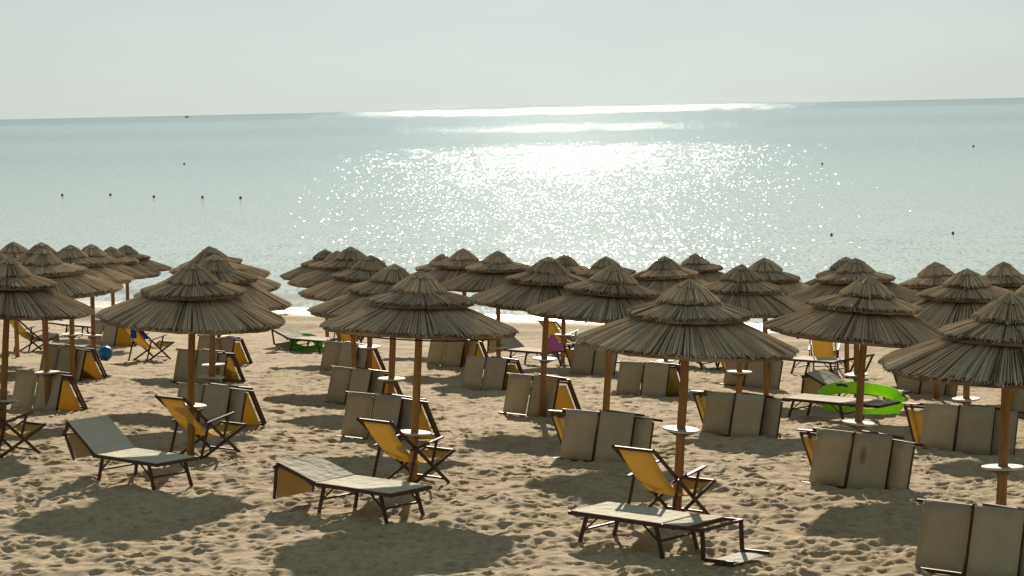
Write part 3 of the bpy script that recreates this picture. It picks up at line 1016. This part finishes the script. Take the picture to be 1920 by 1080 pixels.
# x, y of the left foot, angle, side on which the yellow deckchair shows, offset of a second lounger (0 = none), where
STACKS = [
 (4.00, 21.45, -40, 'R', .62, 'in the bottom right corner'),
 (3.74, 27.28, -45, 'L', .50, 'behind the stained canvas at right'),
 (5.99, 31.70, -36, 'L', .52, 'beside the nearest umbrella post, right of the stained cot'),
 (2.98, 34.21, -41, 'L', .42, 'left of the lime float, behind the leaning post'),
 (.62, 30.06, -37, 'L', .45, 'behind the large yellow deckchair'),
 (-.20, 37.20, -43, 'R', 0, 'in the middle, left of the leaning post'),
 (1.99, 41.93, -33, 'R', 0, 'under the leaning-post umbrella rim'),
 (-1.07, 43.61, -42, 'R', 0, 'left of the pink cloth, middle distance'),
 (1.27, 47.95, -36, 'L', 0, 'just right below the pink cloth'),
 (-2.05, 50.60, -43, '', .5, 'under the right rim of the ochre-flap umbrella'),
 (4.45, 45.60, -45, 'L', .45, 'with the orange sling by a white table'),
 (-4.30, 47.60, -45, '', .45, 'farthest left of centre behind two posts'),
 (-3.47, 39.54, -45, 'R', .35, 'second in the column behind the centre-left deckchair'),
 (-2.68, 32.98, -40, '', .50, 'directly behind the centre-left deckchair'),
 (-8.83, 37.57, -37, 'R', 0, 'with yellow showing at its right end, lower left'),
 (-10.03, 45.29, -43, 'R', .35, 'below the blue beach ball'),
 (-11.30, 57.20, -45, 'R', 0, 'left behind the deckchair with the blue towel'),
 (-5.54, 34.74, -36, '', .42, 'behind the deckchair next to the steep-backed lounger'),
 (-7.10, 44.70, -36, 'R', .30, 'second back under the left clump rim'),
 (-7.54, 50.79, -37, 'R', .0, 'third back under the left clump rim'),
 (7.72, 43.37, -46, 'L', .42, 'behind the lime float, under the nearest rim'),
 (8.72, 37.63, -42, 'L', 0, 'at the right edge behind the nearest post'),
]
srng = random.Random(9)
for i, (x, y, ang, side, off, where) in enumerate(STACKS):
    a = rad(ang)
    cx, cy = x + math.cos(a) * .6 - math.sin(a) * .3, y + math.sin(a) * .6 + math.cos(a) * .3
    g = (x, y, gz(cx, cy, .5) - .02)
    f = take(FLS if i == 1 else FL0[i % 2])
    place_rel(f, g, a, 0, 0, 0, srng.uniform(-.02, .02), srng.uniform(.97, 1.03))
    nm = 'folded beige cot with a dark stain, tipped on its side, at right' if i == 1 else 'front folded beige cot ' + where
    tag(f, nm, 'folded lounger', 'folded loungers tipped on their side')
    if off:
        s = take(FL0[(i + 1) % 2])
        place_rel(s, g, a, off * .66, .13, -.03, srng.uniform(-.03, .03), srng.uniform(.93, .97))
        tag(s, 'second beige cot, ' + where, 'folded lounger', 'folded loungers tipped on their side')
    d = take(FD0)
    if side == 'L':
        place_rel(d, g, a, -.40, .06, 0, srng.uniform(-.03, .03))
    elif side == 'R':
        place_rel(d, g, a, .26 + off * .62, .06, 0, srng.uniform(-.04, .04))
    else:
        place_rel(d, g, a, .16 + off * .5, .14, 0, srng.uniform(-.04, .04))
    tag(d, 'folded yellow deckchair leaning ' + where, 'folded deckchair', 'folded deckchairs behind the cots')

# ------------------------------------------------------------------ beach things
def ring_float():
    """lime inflatable boat-shaped float, leaning on its side"""
    r = empty('inflatable_float')
    R = lambda t: Vector((.68 * math.cos(t), .27 * math.sin(t), 0))
    b = MB()
    b.tube([R(2 * math.pi * k / 48) + Vector((0, 0, .04 * math.cos(4 * math.pi * k / 48))) for k in range(48)], .105, 14, True)
    b.build('tube', M['lime'], r, smooth=True)
    for t in (.25, 2.3):
        p = R(t)
        b = MB()
        b.tube([p * 1.0 + Vector((0, 0, .098)), p * .98 + Vector((.08, .02, .11)), p * .93 + Vector((.16, .03, .07))], .02, 8)
        b.build('grab_handle', M['navy'], r)
    return r
fl = ring_float()
fl.location = (6.22, 38.45, gz(6.22, 38.45) + .27)
fl.rotation_euler = (rad(52), rad(4), rad(-12))
tag(fl, 'big lime green inflatable float leaning on its side beside the loungers', 'inflatable')

gf = empty('swim_ring', (-5.46, 56.6, gz(-5.46, 56.6) + .14))
gf.rotation_euler = (rad(22), rad(8), 0)
b = MB(); b.tube([(.35 * math.cos(t * math.pi / 16), .35 * math.sin(t * math.pi / 16), 0) for t in range(32)], .10, 12, True)
b.build('ring', M['green'], gf, smooth=True)
b = MB(); b.tube([(.35, 0, .098), (.36, 0, .13)], .016, 8); b.build('valve', M['ballwhite'], gf)
tag(gf, 'small bright green swim ring lying under the far cream lounger', 'swim ring')

bl = empty('beach_ball', (-9.73, 51.21, gz(-9.73, 51.21) + .165))
bl.rotation_euler = (rad(-38), rad(14), 0)
for k in range(6):
    b = MB()
    rows = []
    for i in range(11):
        th = .16 + (math.pi - .32) * i / 10
        rows.append([(.175 * math.sin(th) * math.cos(ph), .175 * math.sin(th) * math.sin(ph), .175 * math.cos(th)) for ph in [2 * math.pi * k / 6 + 2 * math.pi / 6 * q / 5 for q in range(6)]])
    b.sheet(rows, .006)
    b.build('panel', M['ballblue'] if k != 1 else M['ballwhite'], bl, smooth=True)
for z in (1, -1):
    b = MB(); b.lathe([(.001, .178 * z), (.028, .176 * z), (.033, .170 * z)][::z], 14); b.build('end_cap', M['ballwhite'], bl, smooth=True)
tag(bl, 'blue and white beach ball on the sand behind a tipped cot', 'ball')

# pink cloth heaped on the foot of a far lounger
b = MB()
rows = []
for i in range(9):
    t = i / 8
    rows.append([( (.05 + .24 * t) * math.cos(p) * (1 + .16 * math.sin(3 * p + 1.3) * t), (.05 + .20 * t) * math.sin(p) * (1 + .2 * math.sin(4 * p) * t), .36 * (1 - t) ** 1.15) for p in [2 * math.pi * q / 22 for q in range(23)]])
b.sheet(rows, .008)
pk = b.build('beach_cloth', M['pink'], None, smooth=True)
px, py = .07 + math.cos(RDIR) * 1.0, 51.9 + math.sin(RDIR) * 1.0
pk.location = (px + .12, py, l5.location.z + .36)
tag(pk, 'bright pink cloth heaped at the foot of a far lounger', 'cloth')

def towel(name, chair, label, pts, w, m):
    """cloth hung over a chair: profile points in the chair's own axes"""
    b = MB()
    rows = [[(x, y0 + w * (k / 5 - .5) + .01 * math.sin(k * 2 + j), z + .012 * math.sin(k * 1.9 + j * 1.3)) for k in range(6)] for j, (x, y0, z) in enumerate(pts)]
    b.sheet(rows, .012)
    o = b.build(name, m, None, smooth=True)
    o.matrix_world = Matrix.LocRotScale(chair.location, chair.rotation_euler, Vector((1, 1, 1)))
    tag(o, label, 'towel')
    return o
towel('beach_towel', chair_at[4], 'blue towel hung over the right rail of a yellow deckchair', [(-.66, -.25, .58), (-.65, -.25, .80), (-.60, -.25, .91), (-.54, -.25, .88), (-.40, -.25, .70), (-.26, -.25, .53)], .22, M['blue'])
towel('beach_towel', chair_at[9], 'blue towel on the farthest deckchair, beside a post at left', [(-.66, 0, .60), (-.65, 0, .80), (-.60, 0, .91), (-.54, 0, .88), (-.42, 0, .70)], .6, M['blue'])
towel('beach_towel', chair_at[5], 'pale cloth hanging across the seat of a far left deckchair', [(-.30, 0, .53), (-.16, 0, .42), (0, 0, .33), (.2, 0, .30), (.45, 0, .345), (.60, 0, .40), (.62, 0, .20)], .55, M['cream'])

# clumps of dry seaweed on the strip by the water
wr = random.Random(4)
for i, (x, y, label) in enumerate([(-7.8, 72.5, 'dark clump of dry seaweed on the wet sand left of centre'), (2.0, 62.0, 'small dark clump of seaweed on the sand ridge right of centre'), (-11.6, 70.2, 'dark clump of seaweed by the water at left')]):
    b = MB()
    for k in range(40):
        a = wr.uniform(0, 6.28)
        p = Vector((wr.gauss(0, .13), wr.gauss(0, .09), wr.uniform(.0, .05)))
        b.bar(p, p + Vector((math.cos(a) * .14, math.sin(a) * .14, wr.uniform(-.01, .05))), .018, .006)
    o = b.build('seaweed_clump', M['weed'])
    o.location = (x, y, gz(x, y) + .01)
    tag(o, label, 'seaweed', 'seaweed clumps on the wet sand')

# ------------------------------------------------------------------ buoys and boats
BUOYS = [(-40.5, 195.5, 'dark buoy at the left end of the line of five'), (-35.9, 194.2, 'dark tilted buoy second from the left in the line of five'), (-30.8, 186.9, 'dark buoy in the middle of the line of five'),
         (-26.1, 183.4, 'dark buoy second from the right in the line of five'), (-22.5, 180.4, 'dark buoy at the right end of the line of five'), (-46.8, 311.5, 'lone far buoy above the line of five'),
         (35.2, 243.4, 'far buoy in the glitter at right'), (16.8, 113.0, 'near buoy in the sparkles right of centre'), (23.0, 112.2, 'near buoy in calm water at far right'), (67.9, 316.4, 'farthest buoy near the right edge')]
def make_buoy():
    r = empty('buoy')
    b = MB()
    b.lathe([(.001, -.22), (.12, -.19), (.20, -.08), (.215, .02), (.19, .13), (.12, .21), (.05, .25), (.001, .255)], 16)
    b.build('float', M['buoy'], r, smooth=True)
    b = MB(); b.tube([(0, 0, .24), (0, 0, .36)], .025, 8); b.build('top_ring', M['buoy'], r)
    return r
by0 = make_buoy()
for i, (x, y, label) in enumerate(BUOYS):
    o = by0 if i == 0 else copy_tree(by0)
    k = .34 if y < 150 else (.54 if y < 250 else .72)
    o.location = (x, y, .05)
    o.scale = (k, k, k)
    o.rotation_euler = (wr.uniform(-.4, .4), wr.uniform(-.4, .4), 0)
    tag(o, label, 'buoy', 'buoys floating off the beach')

def make_boat():
    r = empty('boat')
    b = MB()
    rows = []
    for i in range(9):
        t = i / 8
        w = 1.6 * math.sin(math.pi * min(1, .25 + t * .75)) ** .7 + .05
        rows.append([(-5 + 10 * t, -w, 1.3 + .5 * t * t), (-5 + 10 * t, -w * .7, .2), (-5 + 10 * t, 0, -.3), (-5 + 10 * t, w * .7, .2), (-5 + 10 * t, w, 1.3 + .5 * t * t)])
    b.sheet(rows, .08)
    b.build('hull', M['hull'], r)
    b = MB(); b.bar((-5, 0, 1.25), (4.3, 0, 1.5), 2.4, .06, (0, 1, 0)); b.build('deck', M['hull'], r)
    b = MB(); b.bar((-2.2, 0, 2.3), (1.0, 0, 2.3), 2.0, 1.9, (0, 1, 0)); b.bar((-2.4, 0, 3.3), (1.3, 0, 3.3), 2.3, .12, (0, 1, 0)); b.build('cabin', M['hull'], r)
    b = MB(); b.tube([(-.5, 0, 3.3), (-.5, 0, 6.2)], .08, 6); b.build('mast', M['hull'], r)
    return r
bt = make_boat()
bt.location = (-1038, 7000, 0)
bt.rotation_euler = (0, 0, .3)
bt.scale = (1.5, 1.5, 1.5)
tag(bt, 'tiny dark boat on the horizon at left', 'boat', 'boats on the horizon')
bt2 = copy_tree(bt)
bt2.location = (702, 9000, 0)
bt2.rotation_euler = (0, 0, -.5)
tag(bt2, 'tiny boat on the bright horizon right of centre', 'boat', 'boats on the horizon')
